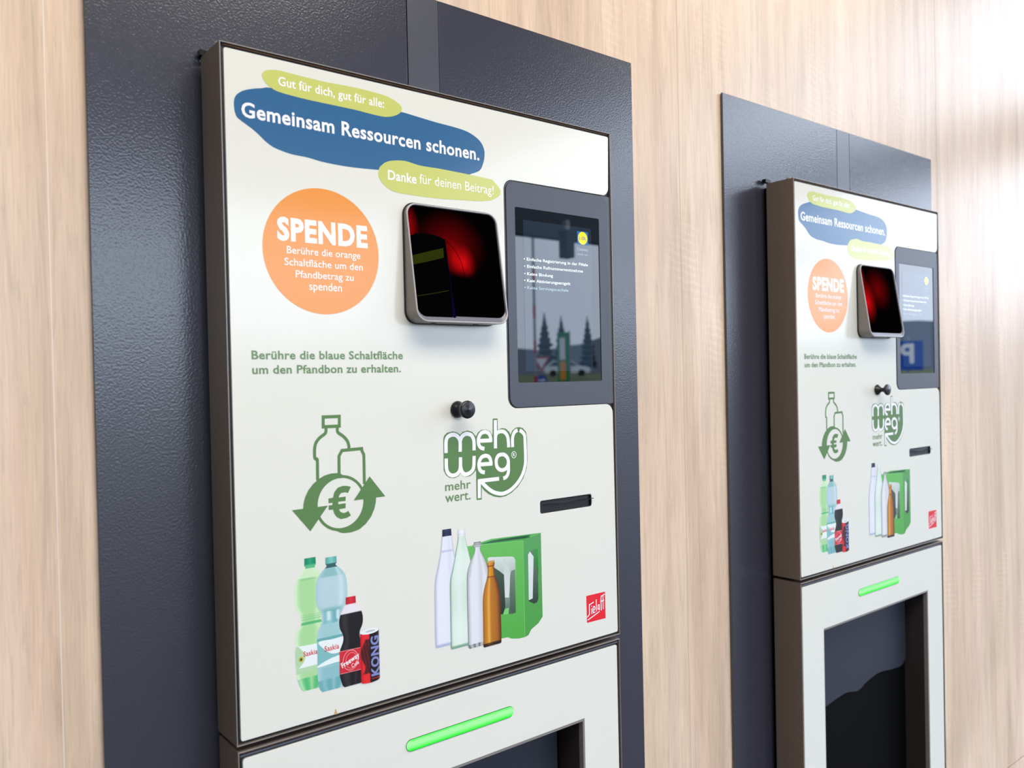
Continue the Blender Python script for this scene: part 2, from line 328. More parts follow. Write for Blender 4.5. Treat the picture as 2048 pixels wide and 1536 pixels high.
D = json.loads(r'''{"blob_top":[[446,7773],[463,7808],[501,7837],[564,7858],[652,7872],[769,7869],[1019,7862],[1278,7860],[1597,7871],[1762,7873],[1931,7867],[2102,7856],[2230,7825],[2312,7785],[2351,7746],[2339,7697],[2296,7654],[2224,7615],[2130,7586],[2037,7576],[1867,7580],[1699,7589],[1589,7591],[1270,7592],[1012,7594],[811,7602],[645,7616],[559,7643],[502,7679],[465,7722]],"blob_blue":[[107,7320],[107,7409],[133,7473],[180,7518],[236,7552],[330,7587],[443,7617],[559,7643],[1014,7652],[1431,7647],[2040,7667],[2345,7688],[2574,7673],[2884,7650],[3206,7635],[3404,7612],[3552,7560],[3646,7493],[3692,7412],[3699,7336],[3680,7233],[3614,7106],[3480,7038],[3265,6973],[2769,6932],[2300,6907],[2000,6877],[1570,6854],[1228,6861],[998,6887],[793,6896],[646,6923],[550,6951],[466,7002],[391,7063],[318,7114],[226,7166],[145,7214],[119,7259]],"blob_thanks":[[1975,6847],[1991,6902],[2020,6937],[2079,6986],[2173,7022],[2304,7045],[2399,7049],[2496,7037],[2618,7023],[2804,7024],[2956,7025],[3388,7015],[3788,7000],[3857,6971],[3926,6918],[3965,6873],[3972,6828],[3948,6781],[3864,6731],[3779,6695],[3594,6664],[3305,6643],[2957,6619],[2621,6611],[2330,6613],[2292,6615],[2173,6630],[2081,6673],[2013,6731],[1977,6793]],"euro_c":[1333,2629,313],"cres_l":[[1374,2972],[1336,2997],[1285,3009],[1208,3010],[1118,2992],[1042,2958],[966,2902],[903,2833],[858,2751],[837,2684],[827,2605],[918,2491],[1019,2537],[1018,2618],[1025,2699],[1056,2789],[1115,2864],[1192,2915],[1283,2940],[1360,2940]],"cres_r":[[1266,2286],[1316,2260],[1368,2247],[1473,2245],[1580,2267],[1675,2327],[1752,2409],[1803,2506],[1825,2589],[1830,2649],[1741,2756],[1650,2650],[1646,2560],[1623,2478],[1577,2400],[1502,2343],[1409,2313],[1318,2315]],"arrow_l":[[687,2613],[1155,2617],[916,2329]],"arrow_r":[[1966,2647],[1743,2927],[1510,2643]],"euro":[[1475,2818],[1433,2744],[1395,2757],[1342,2754],[1316,2733],[1305,2701],[1400,2704],[1398,2649],[1298,2648],[1297,2617],[1397,2620],[1396,2558],[1305,2553],[1323,2519],[1362,2500],[1401,2504],[1430,2522],[1468,2458],[1412,2434],[1327,2427],[1270,2460],[1239,2505],[1221,2560],[1164,2560],[1165,2616],[1216,2617],[1217,2645],[1164,2644],[1165,2704],[1225,2707],[1246,2775],[1293,2824],[1358,2841],[1423,2835]],"ic_cap":[[1121,3715],[1339,3713],[1336,3592],[1118,3594]],"ic_nl":[[1154,3585],[1153,3533],[1132,3502],[1068,3462],[1016,3401],[997,3327],[995,3235],[1005,3209],[1028,3195],[1029,3116],[1027,2942]],"ic_nr":[[1309,3583],[1307,3536],[1323,3506],[1387,3461],[1438,3404],[1460,3343],[1460,3302]],"ic_can":[[1317,2975],[1321,3217],[1356,3273],[1363,3284],[1640,3290],[1641,3265],[1669,3209],[1666,2835]],"mw_body":[[2886,3294],[2887,3339],[2904,3382],[2952,3418],[3047,3432],[3115,3415],[3169,3380],[3211,3415],[3295,3431],[3378,3406],[3440,3339],[3477,3395],[3535,3426],[3621,3427],[3685,3401],[3732,3340],[3741,3576],[3829,3574],[3828,3410],[3899,3432],[3974,3420],[4040,3369],[4058,3327],[4093,3384],[4155,3422],[4217,3431],[4293,3412],[4354,3352],[4370,3273],[4370,2935],[4351,2816],[4288,2677],[4177,2556],[4053,2479],[3947,2443],[3842,2436],[3740,2458],[3639,2504],[3561,2564],[3520,2614],[3516,2439],[3425,2443],[3428,2864],[3376,2817],[3319,2788],[3249,2786],[3201,2810],[3161,2841],[3126,2805],[3057,2783],[2976,2796],[2917,2840],[2882,2910]],"mw":[[[2927,3141],[2929,3291],[2953,3351],[2998,3379],[3053,3387],[3107,3370],[3147,3328],[3166,3276],[3162,3141]],[[3166,3288],[3195,3348],[3245,3379],[3293,3384],[3356,3362],[3392,3308],[3402,3250],[3400,3144]],[[3505,3272],[3721,3267]],[[3700,3254],[3693,3313],[3670,3361],[3634,3386],[3591,3394],[3533,3380],[3492,3331],[3478,3274],[3489,3210],[3528,3171],[3582,3155]],[[3787,3553],[3779,3147]],[[3784,3308],[3796,3348],[3831,3377],[3883,3386],[3942,3375],[3989,3331],[4012,3270],[4019,3146]],[[4093,3144],[4093,3254],[4110,3324],[4146,3369],[4192,3387]],[[4231,3383],[4288,3349],[4323,3300],[4328,3227],[4331,2938],[4308,2820],[4251,2705],[4148,2595],[4024,2518],[3903,2486],[3800,2499],[3698,2539],[3599,2612],[3503,2702]],[[3832,2707],[3458,2706]],[[3477,2722],[3473,2463]],[[2927,3066],[2926,2946],[2944,2877],[2990,2834],[3044,2823],[3106,2841],[3148,2888],[3160,2949],[3164,3066]],[[3161,2949],[3182,2868],[3230,2824],[3285,2825],[3349,2854],[3386,2913],[3398,3067]],[[3496,2939],[3718,2933]],[[3694,2927],[3684,2988],[3661,3030],[3625,3050],[3589,3055],[3531,3040],[3490,2991],[3477,2935],[3489,2870],[3526,2833],[3578,2820]],[[3899,3054],[3829,3041],[3791,2991],[3785,2945],[3796,2886],[3839,2841],[3893,2825],[3958,2843],[3996,2887],[4008,2939],[3992,2994],[3948,3038],[3899,3054]],[[4006,2951],[4006,2809],[3985,2746],[3947,2714],[3906,2706]]],"reg":[4114,3032],"red":[[5504,712],[5916,709],[5919,282],[5509,288]],"sl":[[[5662,587],[5565,562],[5565,410],[5516,376]],[[5525,329],[5787,416]],[[5616,496],[5618,405]],[[5613,539],[5615,524]],[[5644,463],[5683,469],[5680,512],[5653,512],[5644,463],[5655,420],[5689,430]],[[5717,621],[5719,427]],[[5783,525],[5758,524],[5751,460],[5776,461]],[[5783,532],[5785,436]],[[5860,659],[5831,654],[5822,608],[5827,425]],[[5808,566],[5888,578]],[[5900,670],[5875,667],[5867,622],[5869,439]]],"pet1":[901,[[73,2008],[76,1916],[67,1912],[67,1881],[130,1827],[183,1756],[205,1656],[209,1511],[192,1410],[137,1314],[133,1215],[193,1141],[212,1060],[210,974],[210,730],[210,620],[184,516],[153,434],[126,401]]],"pet2":[1179,[[73,1978],[75,1895],[65,1890],[65,1865],[125,1815],[180,1746],[206,1657],[213,1485],[193,1382],[147,1311],[136,1222],[155,1163],[193,1096],[209,1000],[212,790],[214,604],[213,492],[193,387],[157,332]]],"cola":[1433,[[68,1438],[71,1340],[56,1334],[84,1320],[124,1277],[149,1225],[165,1152],[157,1062],[118,978],[116,901],[145,831],[165,772],[175,509],[163,430],[137,348],[110,318]]],"can":[1681,[[115,966],[126,934],[142,345],[126,307]]],"k_marks":{"lab1":[[697,961],[971,932],[964,648],[695,643]],"lab1b":[[696,686],[964,666]],"liq1":[[720,1738],[1020,1774]],"saskia1":[[786,821],[963,822]],"lab2":[[972,963],[1298,962],[1275,619],[969,615]],"saskia2":[[1062,818],[1260,825]],"lab3":[[1265,776],[1553,767],[1546,485],[1268,497]],"free":[[1309,579],[1543,666]],"cola":[[1434,550],[1527,586]],"waist1":[[762,1216],[1019,1220]],"waist2":[[1034,1286],[1293,1299]],"kong":[[1662,361],[1810,874]],"liq2":[[1012,1738],[1346,1733]],"white3":[[1291,1236],[1573,1226]],"sun":[[755,795]],"redpart":[[1555,953],[1670,916],[1656,291],[1549,321]]},"gl1":[2909,[[73,2098],[76,2000],[81,1997],[108,1801],[167,1561],[211,1383],[221,1013],[223,554],[198,509]]],"gl2":[3155,[[63,2062],[66,1965],[56,1960],[115,1728],[174,1511],[214,1354],[220,965],[222,488],[201,435]]],"gl3":[3419,[[61,1854],[63,1780],[44,1774],[59,1706],[116,1612],[170,1493],[193,1369],[198,1038],[196,527],[196,425],[169,378]]],"gl4":[3649,[[64,1554],[66,1472],[55,1464],[70,1336],[122,1189],[156,1027],[161,730],[162,380],[141,343]]],"cr":{"front":[[3219,1814],[4252,1757],[4248,330],[4127,335],[3991,364],[3933,396],[3791,404],[3213,452]],"side":[[4252,1757],[4375,1787],[4598,1828],[4599,565],[4516,485],[4373,419],[4318,346],[4248,330]],"top":[[3313,1816],[3666,1860],[4518,1829],[4598,1828],[4375,1787],[4252,1756]],"inner":[[3487,1811],[3698,1837],[4403,1824],[4288,1786],[4150,1791],[3730,1803]],"hole":[[3594,1594],[3627,1605],[4024,1556],[4074,1537],[4099,1491],[4087,758],[4069,722],[4026,717],[3768,756]],"b1":[[3704,1447],[3801,1379],[3883,1313],[3895,848],[3859,749],[3776,758],[3714,1209]],"b2":[[3889,1563],[3977,1403],[4000,1293],[3965,967],[3890,981],[3874,1314]],"b3":[[4018,1344],[4090,1359],[4086,718],[3976,753],[3991,1268]],"floor":[[3886,816],[3961,822],[3950,729],[3850,744]],"hole2":[[4333,1536],[4370,1578],[4494,1605],[4529,1586],[4523,853],[4498,803],[4436,790],[4332,847]],"w2":[[4340,1535],[4378,1577],[4446,1492],[4412,873],[4336,860]],"g2":[[4440,1588],[4533,1589],[4533,1206],[4470,1380]],"bead":[[3797,1824],[4376,1804]]},"slot":[[4597,2219],[5121,2300],[5664,2205],[5115,2110]],"lidl":[[5474,6422],[5706,6423],[5705,6217],[5477,6225]],"T":{"Gut für dich, gut für alle:":[647,2081,7694,89],"Gemeinsam Ressourcen schonen.":[190,3604,7242,157],"Danke":[2116,2551,6773,124],"für deinen Beitrag!":[2598,3845,6785,140],"SPENDE":[586,1793,5862,266],"Berühre die orange":[703,1685,5701,82],"Schaltfläche um den":[670,1715,5557,83],"Pfandbetrag zu":[808,1582,5417,82],"spenden":[979,1416,5274,82],"Berühre die blaue Schaltfläche":[238,2277,4430,97],"um den Pfandbon zu erhalten.":[241,2241,4258,98],"mehr":[2900,3329,2622,122],"wert.":[2896,3320,2466,104],"• Einfache Registrierung in der Filiale":[4385,5691,5888,40],"• Einfache Rufnummernmitnahme":[4387,5578,5782,41],"• Keine Bindung":[4387,4952,5672,41],"• Kein Aktivierungsentgelt":[4384,5306,5572,40],"• Keine Servicepauschale":[4384,5263,5467,42],"Connect":[5470,5697,6124,49],"SaskiA":[786,965,819,61]},"scan":{"mask":[[2347,6040],[2455,6086],[2587,6101],[2733,6091],[2831,6072],[2915,6039],[2919,5864],[2922,5578],[2915,5293],[2897,4956],[2413,4963],[2346,5046],[2334,5292]],"olive":[[2350,5779],[2638,5861],[2869,5923],[2858,5788],[2604,5719],[2358,5657]],"line":[[2345,5240],[2598,5283],[2881,5341]],"blue":[[2898,5805],[2920,5721],[2935,5507],[2932,5294],[2955,4957],[2901,4956],[2918,5293],[2922,5578]],"arc":[[2926,6023],[2981,5985],[3033,5931],[3105,5821],[3155,5680],[3169,5522]],"glow":[[3165,5753]],"glow2":[[3001,5813]],"glow3":[[2406,6214]],"dim":[[2888,6250]],"yel":[[3405,5698],[3473,5806],[3588,5844],[3695,5823],[3717,5719]]}}''')
T = D['T']
PW = 0.6192                                   # width of the cream front
DX = 1.1471                                   # second machine

# ------------------------------------------------------------------ the setting
wall = box('wall_back', -3.4, 9.0, 0.090, 0.25, -0.3, 4.2, mat('substructure', (176, 152, 130), 0.8)); tag(wall, kind='structure')
SE = (-2.29, -1.23, -0.168, 0.892, 1.952, 3.012, 4.072, 5.132, 6.192, 7.252, 8.9)
for i in range(len(SE)-1):
    for z0, z1 in ((-0.25, Z0-0.7935), (Z0-0.7895, 3.44)):
        g = 0.00015
        p = box('cladding_panel', SE[i]+g, SE[i+1]-g, 0.0815, 0.090, z0, z1, M['wood'], wall, 0.0003)
    box('joint_seal', SE[i]-0.0005, SE[i]+0.0005, 0.0813, 0.0895, -0.25, 3.44, M['seal_light' if i == 2 else 'seal_tan'], wall)
me = pydata('floor', [(-60, -36, 0), (160, -36, 0), (160, 0.25, 0), (-60, 0.25, 0)], [(0, 1, 2, 3)])
tag(link('floor', me, None, M['asphalt']), kind='structure')

# canopy roof over the forecourt: unseen right end placed to shape sky glare on wall and sheets
bm = bmesh.new()
box_bm(bm, -3.4, 4.15, -6.9, 0.25, 3.46, 3.60)
me = bpy.data.meshes.new('ceiling'); bm.to_mesh(me); bm.free()
ceil = tag(link('ceiling', me, None, M['canopy']), kind='structure')
box('fascia_beam', -3.4, 13.0, -7.05, -6.9, 3.31, 3.75, M['beam'], ceil)
box('fascia_beam', 4.75, 4.90, -3.3, 0.0, 2.70, 2.96, M['beam'], ceil)  # unseen beam added to lay a dark band into the wood's reflection
wl = box('added_wall_left', -3.6, -3.4, -7.0, 0.25, -0.3, 3.6, mat('render_grey', (110, 108, 106), 0.8)); tag(wl, kind='structure')  # unseen wall added to keep light off the left-facing sides

# ------------------------------------------------------------------ surround of anthracite sheet metal
def surround(x, label):
    t = tag(empty('wall_surround', (x, 0, 0)), label, 'wall panel', 'anthracite surrounds on the wood wall')
    y0, y1 = 0.075, 0.0792
    zt = Z0+0.973
    sheet('left_sheet', [(-0.1285, 0.02), (0.2915, 0.02), (0.2915, zt), (-0.1285, zt)], y0, y1, M['sheet'], t, bev=0.0006)
    sheet('joint_strip', [(0.2935, 0.02), (0.3462, 0.02), (0.3462, zt), (0.2935, zt)], y0+0.0004, y1, M['strip'], t)
    sheet('right_sheet', [(0.3468, 0.02), (0.7580, 0.02), (0.7580, zt), (0.3468, zt)], y0, y1, M['sheet'], t, bev=0.0006)
    box('support_frame', -0.122, 0.752, y1, 0.0815, 0.03, zt-0.006, M['cavity'], t)
    return t
surround(0, 'anthracite metal surround behind the nearer machine, cut by the left half of the picture')
surround(DX, 'anthracite metal surround behind the farther machine, its whole top edge in view')

# ------------------------------------------------------------------ the deposit return machine
def print_mesh(name, rows, colf, y, parent, nu=18, nz=64, axis=0.0):
    # rows: (z, left, right) top to bottom; colf(u, v, z) -> sRGB ; a printed photograph on the plate
    zs = [r[0] for r in rows]; z_top, z_bot = zs[0], zs[-1]
    V = []; C = []; F = []
    def at(z):
        for i in range(len(rows)-1):
            if rows[i][0] >= z >= rows[i+1][0]:
                d = rows[i][0]-rows[i+1][0]; t = 0 if d < 1e-9 else (rows[i][0]-z)/d
                return rows[i][1]+(rows[i+1][1]-rows[i][1])*t, rows[i][2]+(rows[i+1][2]-rows[i][2])*t
        return rows[-1][1], rows[-1][2]
    lev = sorted(set([z_top-(z_top-z_bot)*k/nz for k in range(nz+1)] + zs), reverse=True)
    for z in lev:
        l, r = at(z)
        for k in range(nu+1):
            u = k/nu; x = l+(r-l)*u
            V.append((x, y, z+Z0)); C.append(colf(u*2-1, (z_top-z)/(z_top-z_bot), z))
    w = nu+1
    for i in range(len(lev)-1):
        for k in range(nu): F.append((i*w+k, (i+1)*w+k, (i+1)*w+k+1, i*w+k+1))
    me = pydata(name, V, F)
    a = me.color_attributes.new('Col', 'FLOAT_COLOR', 'POINT')
    for i, c in enumerate(C): a.data[i].color = lin([max(0, min(255, q)) for q in c]) + (1,)
    return link(name, me, parent, M['photo'])
def prof_rows(b, smooth=True):
    ax = b[0]/1e4; pr = [(h/1e4, z/1e4) for h, z in b[1]]
    if smooth:
        s = spline([(h, z) for h, z in pr], False, 4); pr = s
    pr.sort(key=lambda p: -p[1])
    return [(z, ax-h, ax+h) for h, z in pr]
def lerp(a, b, t): t = max(0, min(1, t)); return tuple(x+(y-x)*t for x, y in zip(a, b))
def bump1(x, c, w): return math.exp(-((x-c)/w)**2)
rnd = random.Random(5)

def machine():
    t = tag(empty('bottle_return_machine', (0, 0, 0)), 'x', 'deposit machine', 'deposit machines in the wood wall')
    # ---- upper door
    xl, xr, zb, zt = -0.0052, 0.6228, Z0-0.0036, Z0+0.8062
    door = sheet('upper_door', [(xl, zb), (xr, zb), (xr, zt), (xl, zt)], 0.0, 0.062, M['casing'], t,
                 holes=[[(xl+0.0014, zb+0.0012), (xr-0.0012, zb+0.0012), (xr-0.0012, zt-0.0012), (xl+0.0014, zt-0.0012)]])
    sheet('edge_trim', [(xl, zb), (xr, zb), (xr, zt), (xl, zt)], -0.0012, 0.0004, M['edge'], door,
          holes=[[(xl+0.0012, zb+0.0011), (xr-0.0011, zb+0.0011), (xr-0.0011, zt-0.0013), (xl+0.0012, zt-0.0013)]], bev=0.0003)
    box('backing', xl+0.0014, xr-0.0012, 0.0032, 0.058, zb+0.0012, zt-0.0012, M['gap'], door)
    box('seal_strip', xl+0.004, xr-0.004, 0.0006, 0.0034, zt-0.0029, zt-0.0026, M['copper'], door)
    box('hinge_bracket', -0.0062, 0.012, 0.0625, 0.0720, Z0+0.8095, Z0+0.8165, M['black'], t, 0.0004)
    v, f = lathe([(0.0005, 0), (0.0065, 0), (0.0075, 0.001), (0.0075, 0.0028), (0.006, 0.0040), (0.0005, 0.0042)], 24)
    me = pydata('hinge_cap', [(a*0.8+0.0002, 0.012-c*0.8, Z0+0.8040+b*1.2) for a, b, c in v], f)
    link('hinge_cap', me, t, M['edge'], True)
    box('top_rail', 0.002, xr-0.006, 0.008, 0.060, zt, zt+0.0012, M['edge'], door)
    # ---- cream front with the notch for the display and a cut for the slip slot
    r = 0.0030; R = 0.0150
    out = [(0.0, 0.0+r)]
    out = []
    def arc(cx, cz, rad, a0, a1, n=8):
        for k in range(n+1):
            a = math.radians(a0+(a1-a0)*k/n); out.append((cx+rad*math.cos(a), cz+rad*math.sin(a)+Z0))
    arc(r, r+0.0011, r, 180, 270, 4); arc(PW-r, r+0.0011, r, 270, 360, 4)
    arc(PW-0.0165, 0.3706-0.0150, 0.0150, 0, 90)                # outer corner under the display
    arc(0.4030+0.0170, 0.3706+0.0170, 0.0170, 270, 180)        # notch corners
    arc(0.4030+0.0155, 0.7040-0.0155, 0.0155, 180, 90)
    arc(PW-0.0150, 0.7048+0.0130, 0.0130, 270, 360)
    arc(PW-r, 0.8-r, r, 0, 90, 4); arc(r, 0.8-r, r, 90, 180, 4)
    # shift the two outer notch corners to the panel edge
    out = [(min(x, PW), z) for x, z in out]
    slot = [(x, z+Z0) for x, z in rrect(0.4597, 0.5664, 0.2108, 0.2302, 0.0035)]
    front = sheet('upper_front', out, 0.0, 0.0031, M['white'], t, holes=[slot], bev=0.0004)
    # ---- display unit
    disp = sheet('display_unit', [(x, z+Z0) for x, z in rrect(0.4044, 0.6212, 0.3716, 0.7034, (0.0165, 0.002, 0.002, 0.0150))], 0.0012, 0.0031, M['frame_side'], t)
    sheet('bezel_gap', [(x, z+Z0) for x, z in rrect(0.4062, 0.6148, 0.3712, 0.7028, 0.0155)], 0.0008, 0.0030, M['black'], disp)
    gl = rrect(0.4228, 0.5943, 0.4080, 0.6656, 0.0030)
    sheet('bezel', [(x, z+Z0) for x, z in rrect(0.4068, 0.6141, 0.3719, 0.7022, 0.0150)], -0.0004, 0.0030, M['bezel'], disp,
          holes=[[(x, z+Z0) for x, z in gl]], bev=0.0003)
    box('glass_pane', 0.4222, 0.5949, 0.0007, 0.0030, Z0+0.4074, Z0+0.6662, M['glass'], disp)
    flat('picture_area', [(0.4380, 0.4245), (0.5761, 0.4245), (0.5776, 0.6485), (0.4387, 0.6485)], 0.00055, M['lit'], disp)
    for s in ('• Einfache Registrierung in der Filiale', '• Einfache Rufnummernmitnahme', '• Keine Bindung', '• Kein Aktivierungsentgelt', '• Keine Servicepauschale'):
        a, b, z, c = T[s]; text(s, a/1e4, b/1e4, z/1e4, 0.0043, 0.00045, M['lit_dim' if 'Service' in s else 'lit_white'], disp, 0.012)
    text('Connect', 0.5470, 0.5697, 0.6124, 0.0042, 0.00045, M['lit_dim'], disp, 0.01)
    text('bleib nah', 0.5475, 0.5697, 0.6052, 0.0030, 0.00045, M['lit_dim'], disp, 0.0)
    flat('round_logo', [(0.5474, 0.6220), (0.5705, 0.6217), (0.5706, 0.6423), (0.5474, 0.6422)], 0.00045, M['lit_blue'], disp)
    flat('round_logo', ell(0.5590, 0.6320, 0.0100, 0.0100), 0.00040, M['lit_yellow'], disp)
    text('L', 0.5512, 0.5538, 0.6298, 0.0048, 0.00035, M['lit_blue'], disp, 0.03)
    text('i', 0.5561, 0.5572, 0.6298, 0.0048, 0.00035, M['lit_red'], disp, 0.04)
    text('DL', 0.5588, 0.5662, 0.6298, 0.0048, 0.00035, M['lit_blue'], disp, 0.03)
    # ---- receipt slot
    sl = box('receipt_slot', 0.4590, 0.5671, 0.0120, 0.0135, Z0+0.210, Z0+0.231, M['black'], t)
    sheet('slot_frame', [(x, z+Z0) for x, z in rrect(0.4600, 0.5661, 0.2111, 0.2299, 0.0034)], 0.0004, 0.0125, M['black'], sl,
          holes=[[(x, z+Z0) for x, z in rrect(0.4614, 0.5648, 0.2124, 0.2286, 0.0026)]], bev=0.0003)
    # moulded paper lip, wavy along its front edge
    n = 24; V = []
    for k in range(n+1):
        u = k/n; x = 0.4680+u*0.0985
        yf = -0.0045*min(1, u*4)-0.0012*math.sin(u*9)
        zc = 0.2228+0.0009*math.sin(u*8+0.6)
        V += [(x, 0.0115, Z0+zc+0.0009), (x, yf, Z0+zc+0.0005), (x, yf, Z0+zc-0.0004), (x, 0.0115, Z0+zc-0.0009)]
    F = [(4*k+j, 4*k+(j+1) % 4, 4*k+4+(j+1) % 4, 4*k+4+j) for k in range(n) for j in range(4)] + [(0, 1, 2, 3), tuple(4*n+j for j in (3, 2, 1, 0))]
    link('paper_lip', pydata('paper_lip', V, F), sl, M['black'])
    box('lower_lip', 0.4690, 0.5640, 0.0035, 0.0115, Z0+0.2158, Z0+0.2170, M['black'], sl, 0.0003)
    # ---- scanner window in a wedge-shaped hood
    X0, X1, ZA, ZB = 0.2327, 0.3838, 0.4904, 0.6497
    dt, db = 0.0065, 0.0310
    def hy(z): return -(dt+(db-dt)*(ZB-z)/(ZB-ZA))
    def wedge(name, loops, mtl, par, smooth=False, cap_first=False, cap_last=False):
        V = []; F = []; n = len(loops[0])
        for l in loops: V += [(p[0], p[1], p[2]+Z0) for p in l]
        for i in range(len(loops)-1):
            for k in range(n):
                j = (k+1) % n; F.append((i*n+k, i*n+j, (i+1)*n+j, (i+1)*n+k))
        if cap_first: F.append(tuple(range(n)))
        if cap_last: F.append(tuple(reversed(range((len(loops)-1)*n, len(loops)*n))))
        o = link(name, pydata(name, V, F), par, mtl)
        bm = bmesh.new(); bm.from_mesh(o.data); bmesh.ops.recalc_face_normals(bm, faces=bm.faces); bm.to_mesh(o.data); bm.free()
        if smooth:
            for p in o.data.polygons: p.use_smooth = len(p.vertices) == 4
        return o
    def lp(i, dy, rad, extra=0.0, yabs=None):
        return [(x, (yabs if yabs is not None else hy(z)+dy), z) for x, z in rrect(X0+i, X1-i, ZA+i+extra, ZB-i, rad, 8)]
    scan = wedge('scanner_hood', [lp(0.0006, 0, 0.016, yabs=0.0), lp(0, 0, 0.0165, yabs=-0.003), lp(0.0, 0.0006, 0.0165)], M['hood'], t, True, True, False)
    wedge('gasket', [lp(-0.0012, 0, 0.0175, yabs=0.0), lp(-0.0012, 0, 0.0175, yabs=-0.0022), lp(0.0012, 0, 0.0160, yabs=-0.0026)], M['black'], scan)
    wedge('rim', [lp(0.0, 0.0008, 0.0165), lp(0.0004, -0.0004, 0.0160), lp(0.0016, -0.0006, 0.0150), lp(0.0024, 0.0004, 0.0142)], M['hood_rim'], scan, True)
    wedge('inner_ledge', [lp(0.0024, 0.0002, 0.0142), lp(0.0032, 0.0030, 0.0132, 0.0066)], M['ledge'], scan, True)
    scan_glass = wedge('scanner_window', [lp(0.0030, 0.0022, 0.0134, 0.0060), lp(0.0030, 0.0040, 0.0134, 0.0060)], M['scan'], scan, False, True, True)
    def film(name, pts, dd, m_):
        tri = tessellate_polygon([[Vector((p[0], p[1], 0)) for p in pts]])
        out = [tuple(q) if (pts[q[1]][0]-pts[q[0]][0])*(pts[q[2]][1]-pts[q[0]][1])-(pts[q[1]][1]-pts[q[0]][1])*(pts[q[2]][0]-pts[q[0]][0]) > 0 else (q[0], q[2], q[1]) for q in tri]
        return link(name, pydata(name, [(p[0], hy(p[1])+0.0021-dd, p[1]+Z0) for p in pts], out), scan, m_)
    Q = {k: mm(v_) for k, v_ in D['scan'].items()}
    film('painted_dark_reflection', Q['mask'], 0.0001, M['scan_black']); film('painted_olive_reflection', Q['olive'], 0.0002, M['scan_olive'])  # flat dark, olive and blue shapes paint a reflection onto the window
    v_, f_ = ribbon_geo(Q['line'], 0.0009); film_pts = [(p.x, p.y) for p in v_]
    link('painted_olive_reflection', pydata('painted_olive_reflection', [(p[0], hy(p[1])+0.0019, p[1]+Z0) for p in film_pts], f_), scan, M['scan_olive'])
    film('painted_reflection_edge', Q['blue'], 0.0002, M['scan_blue'])
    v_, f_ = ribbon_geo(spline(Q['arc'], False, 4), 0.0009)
    link('painted_reflection_edge', pydata('painted_reflection_edge', [(p.x, hy(p.y)+0.0019, p.y+Z0) for p in v_], f_), scan, M['scan_black'])
    for x in (0.2640, 0.3330): box('foot_clip', x, x+0.0055, -0.018, -0.014, Z0+ZA-0.0012, Z0+ZA+0.0010, M['black'], scan)
    # ---- knob
    v, f = lathe([(0.0005, 0), (0.0113, 0), (0.0118, -0.0012), (0.0112, -0.0035), (0.0075, -0.0065), (0.0050, -0.0100), (0.0046, -0.0130), (0.0056, -0.0165),
                  (0.0095, -0.0200), (0.0120, -0.0222), (0.0124, -0.0245), (0.0118, -0.0262), (0.0090, -0.0270), (0.0005, -0.0274)], 40)
    k = link('knob', pydata('knob', [(a+0.3130, b, c+Z0+0.3732) for a, b, c in v], f), t, M['knob'], True)
    # ---- lower door
    xl2, xr2, zt2, zb2 = -0.0042, 0.6215, Z0-0.0102, 0.10
    hole = [(0.0788, Z0-0.62), (0.5415, Z0-0.62), (0.5415, Z0-0.1190), (0.0788, Z0-0.1190)]
    low = sheet('lower_door', [(xl2, zb2), (xr2, zb2), (xr2, zt2), (xl2, zt2)], 0.0, 0.062, M['casing'], t,
                holes=[[(xl2+0.0014, zb2+0.0012), (xr2-0.0012, zb2+0.0012), (xr2-0.0012, zt2-0.0012), (xl2+0.0014, zt2-0.0012)]])
    sheet('edge_trim', [(xl2, zb2), (xr2, zb2), (xr2, zt2), (xl2, zt2)], -0.0012, 0.0004, M['edge'], low,
          holes=[[(xl2+0.0012, zb2+0.0011), (xr2-0.0011, zb2+0.0011), (xr2-0.0011, zt2-0.0016), (xl2+0.0012, zt2-0.0016)]], bev=0.0003)
    sheet('backing', [(xl2+0.0014, zb2+0.0012), (xr2-0.0012, zb2+0.0012), (xr2-0.0012, zt2-0.0012), (xl2+0.0014, zt2-0.0012)], 0.0032, 0.008, M['gap'], low, holes=[hole])
    box('seal_strip', xl2+0.006, xr2-0.004, 0.0006, 0.0034, zt2-0.0032, zt2-0.0028, M['copper'], low)
    box('edge_bead', xl2+0.0025, xr2-0.002, 0.0004, 0.0034, zt2-0.0074, zt2-0.0046, M['bezel'], low, 0.0008)
    lo = [(x, z) for x, z in rrect(0.0014, 0.6161, zb2+0.006, Z0-0.0195, (0.003, 0.003, 0.003, 0.0045))]
    sheet('lower_front', lo, 0.0, 0.0031, M['white'], t, holes=[hole], bev=0.0004)
    # light bar
    led = sheet('status_light', [(x, z+Z0) for x, z in rrect(0.2188, 0.4004, -0.0772, -0.0610, 0.0080, 10)], -0.0006, 0.001, M['black'], t)
    sheet('light_lens', [(x, z+Z0) for x, z in rrect(0.2193, 0.3999, -0.0767, -0.0615, 0.0075, 10)], -0.0016, 0.001, M['led'], led, bev=0.0008)
    # bottle opening
    op = sheet('opening_frame', [(0.0788, Z0-0.62), (0.5415, Z0-0.62), (0.5415, Z0-0.1190), (0.0788, Z0-0.1190)], 0.0008, 0.010, M['edge'], t,
               holes=[[(0.0818, Z0-0.617), (0.5385, Z0-0.617), (0.5385, Z0-0.1235), (0.0818, Z0-0.1235)]], bev=0.0006)
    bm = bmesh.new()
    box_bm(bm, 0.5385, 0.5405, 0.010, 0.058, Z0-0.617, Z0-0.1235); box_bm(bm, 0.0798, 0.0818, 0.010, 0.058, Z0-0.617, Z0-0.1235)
    box_bm(bm, 0.0818, 0.5385, 0.010, 0.058, Z0-0.1235, Z0-0.1215); box_bm(bm, 0.0818, 0.5385, 0.010, 0.058, Z0-0.619, Z0-0.617)
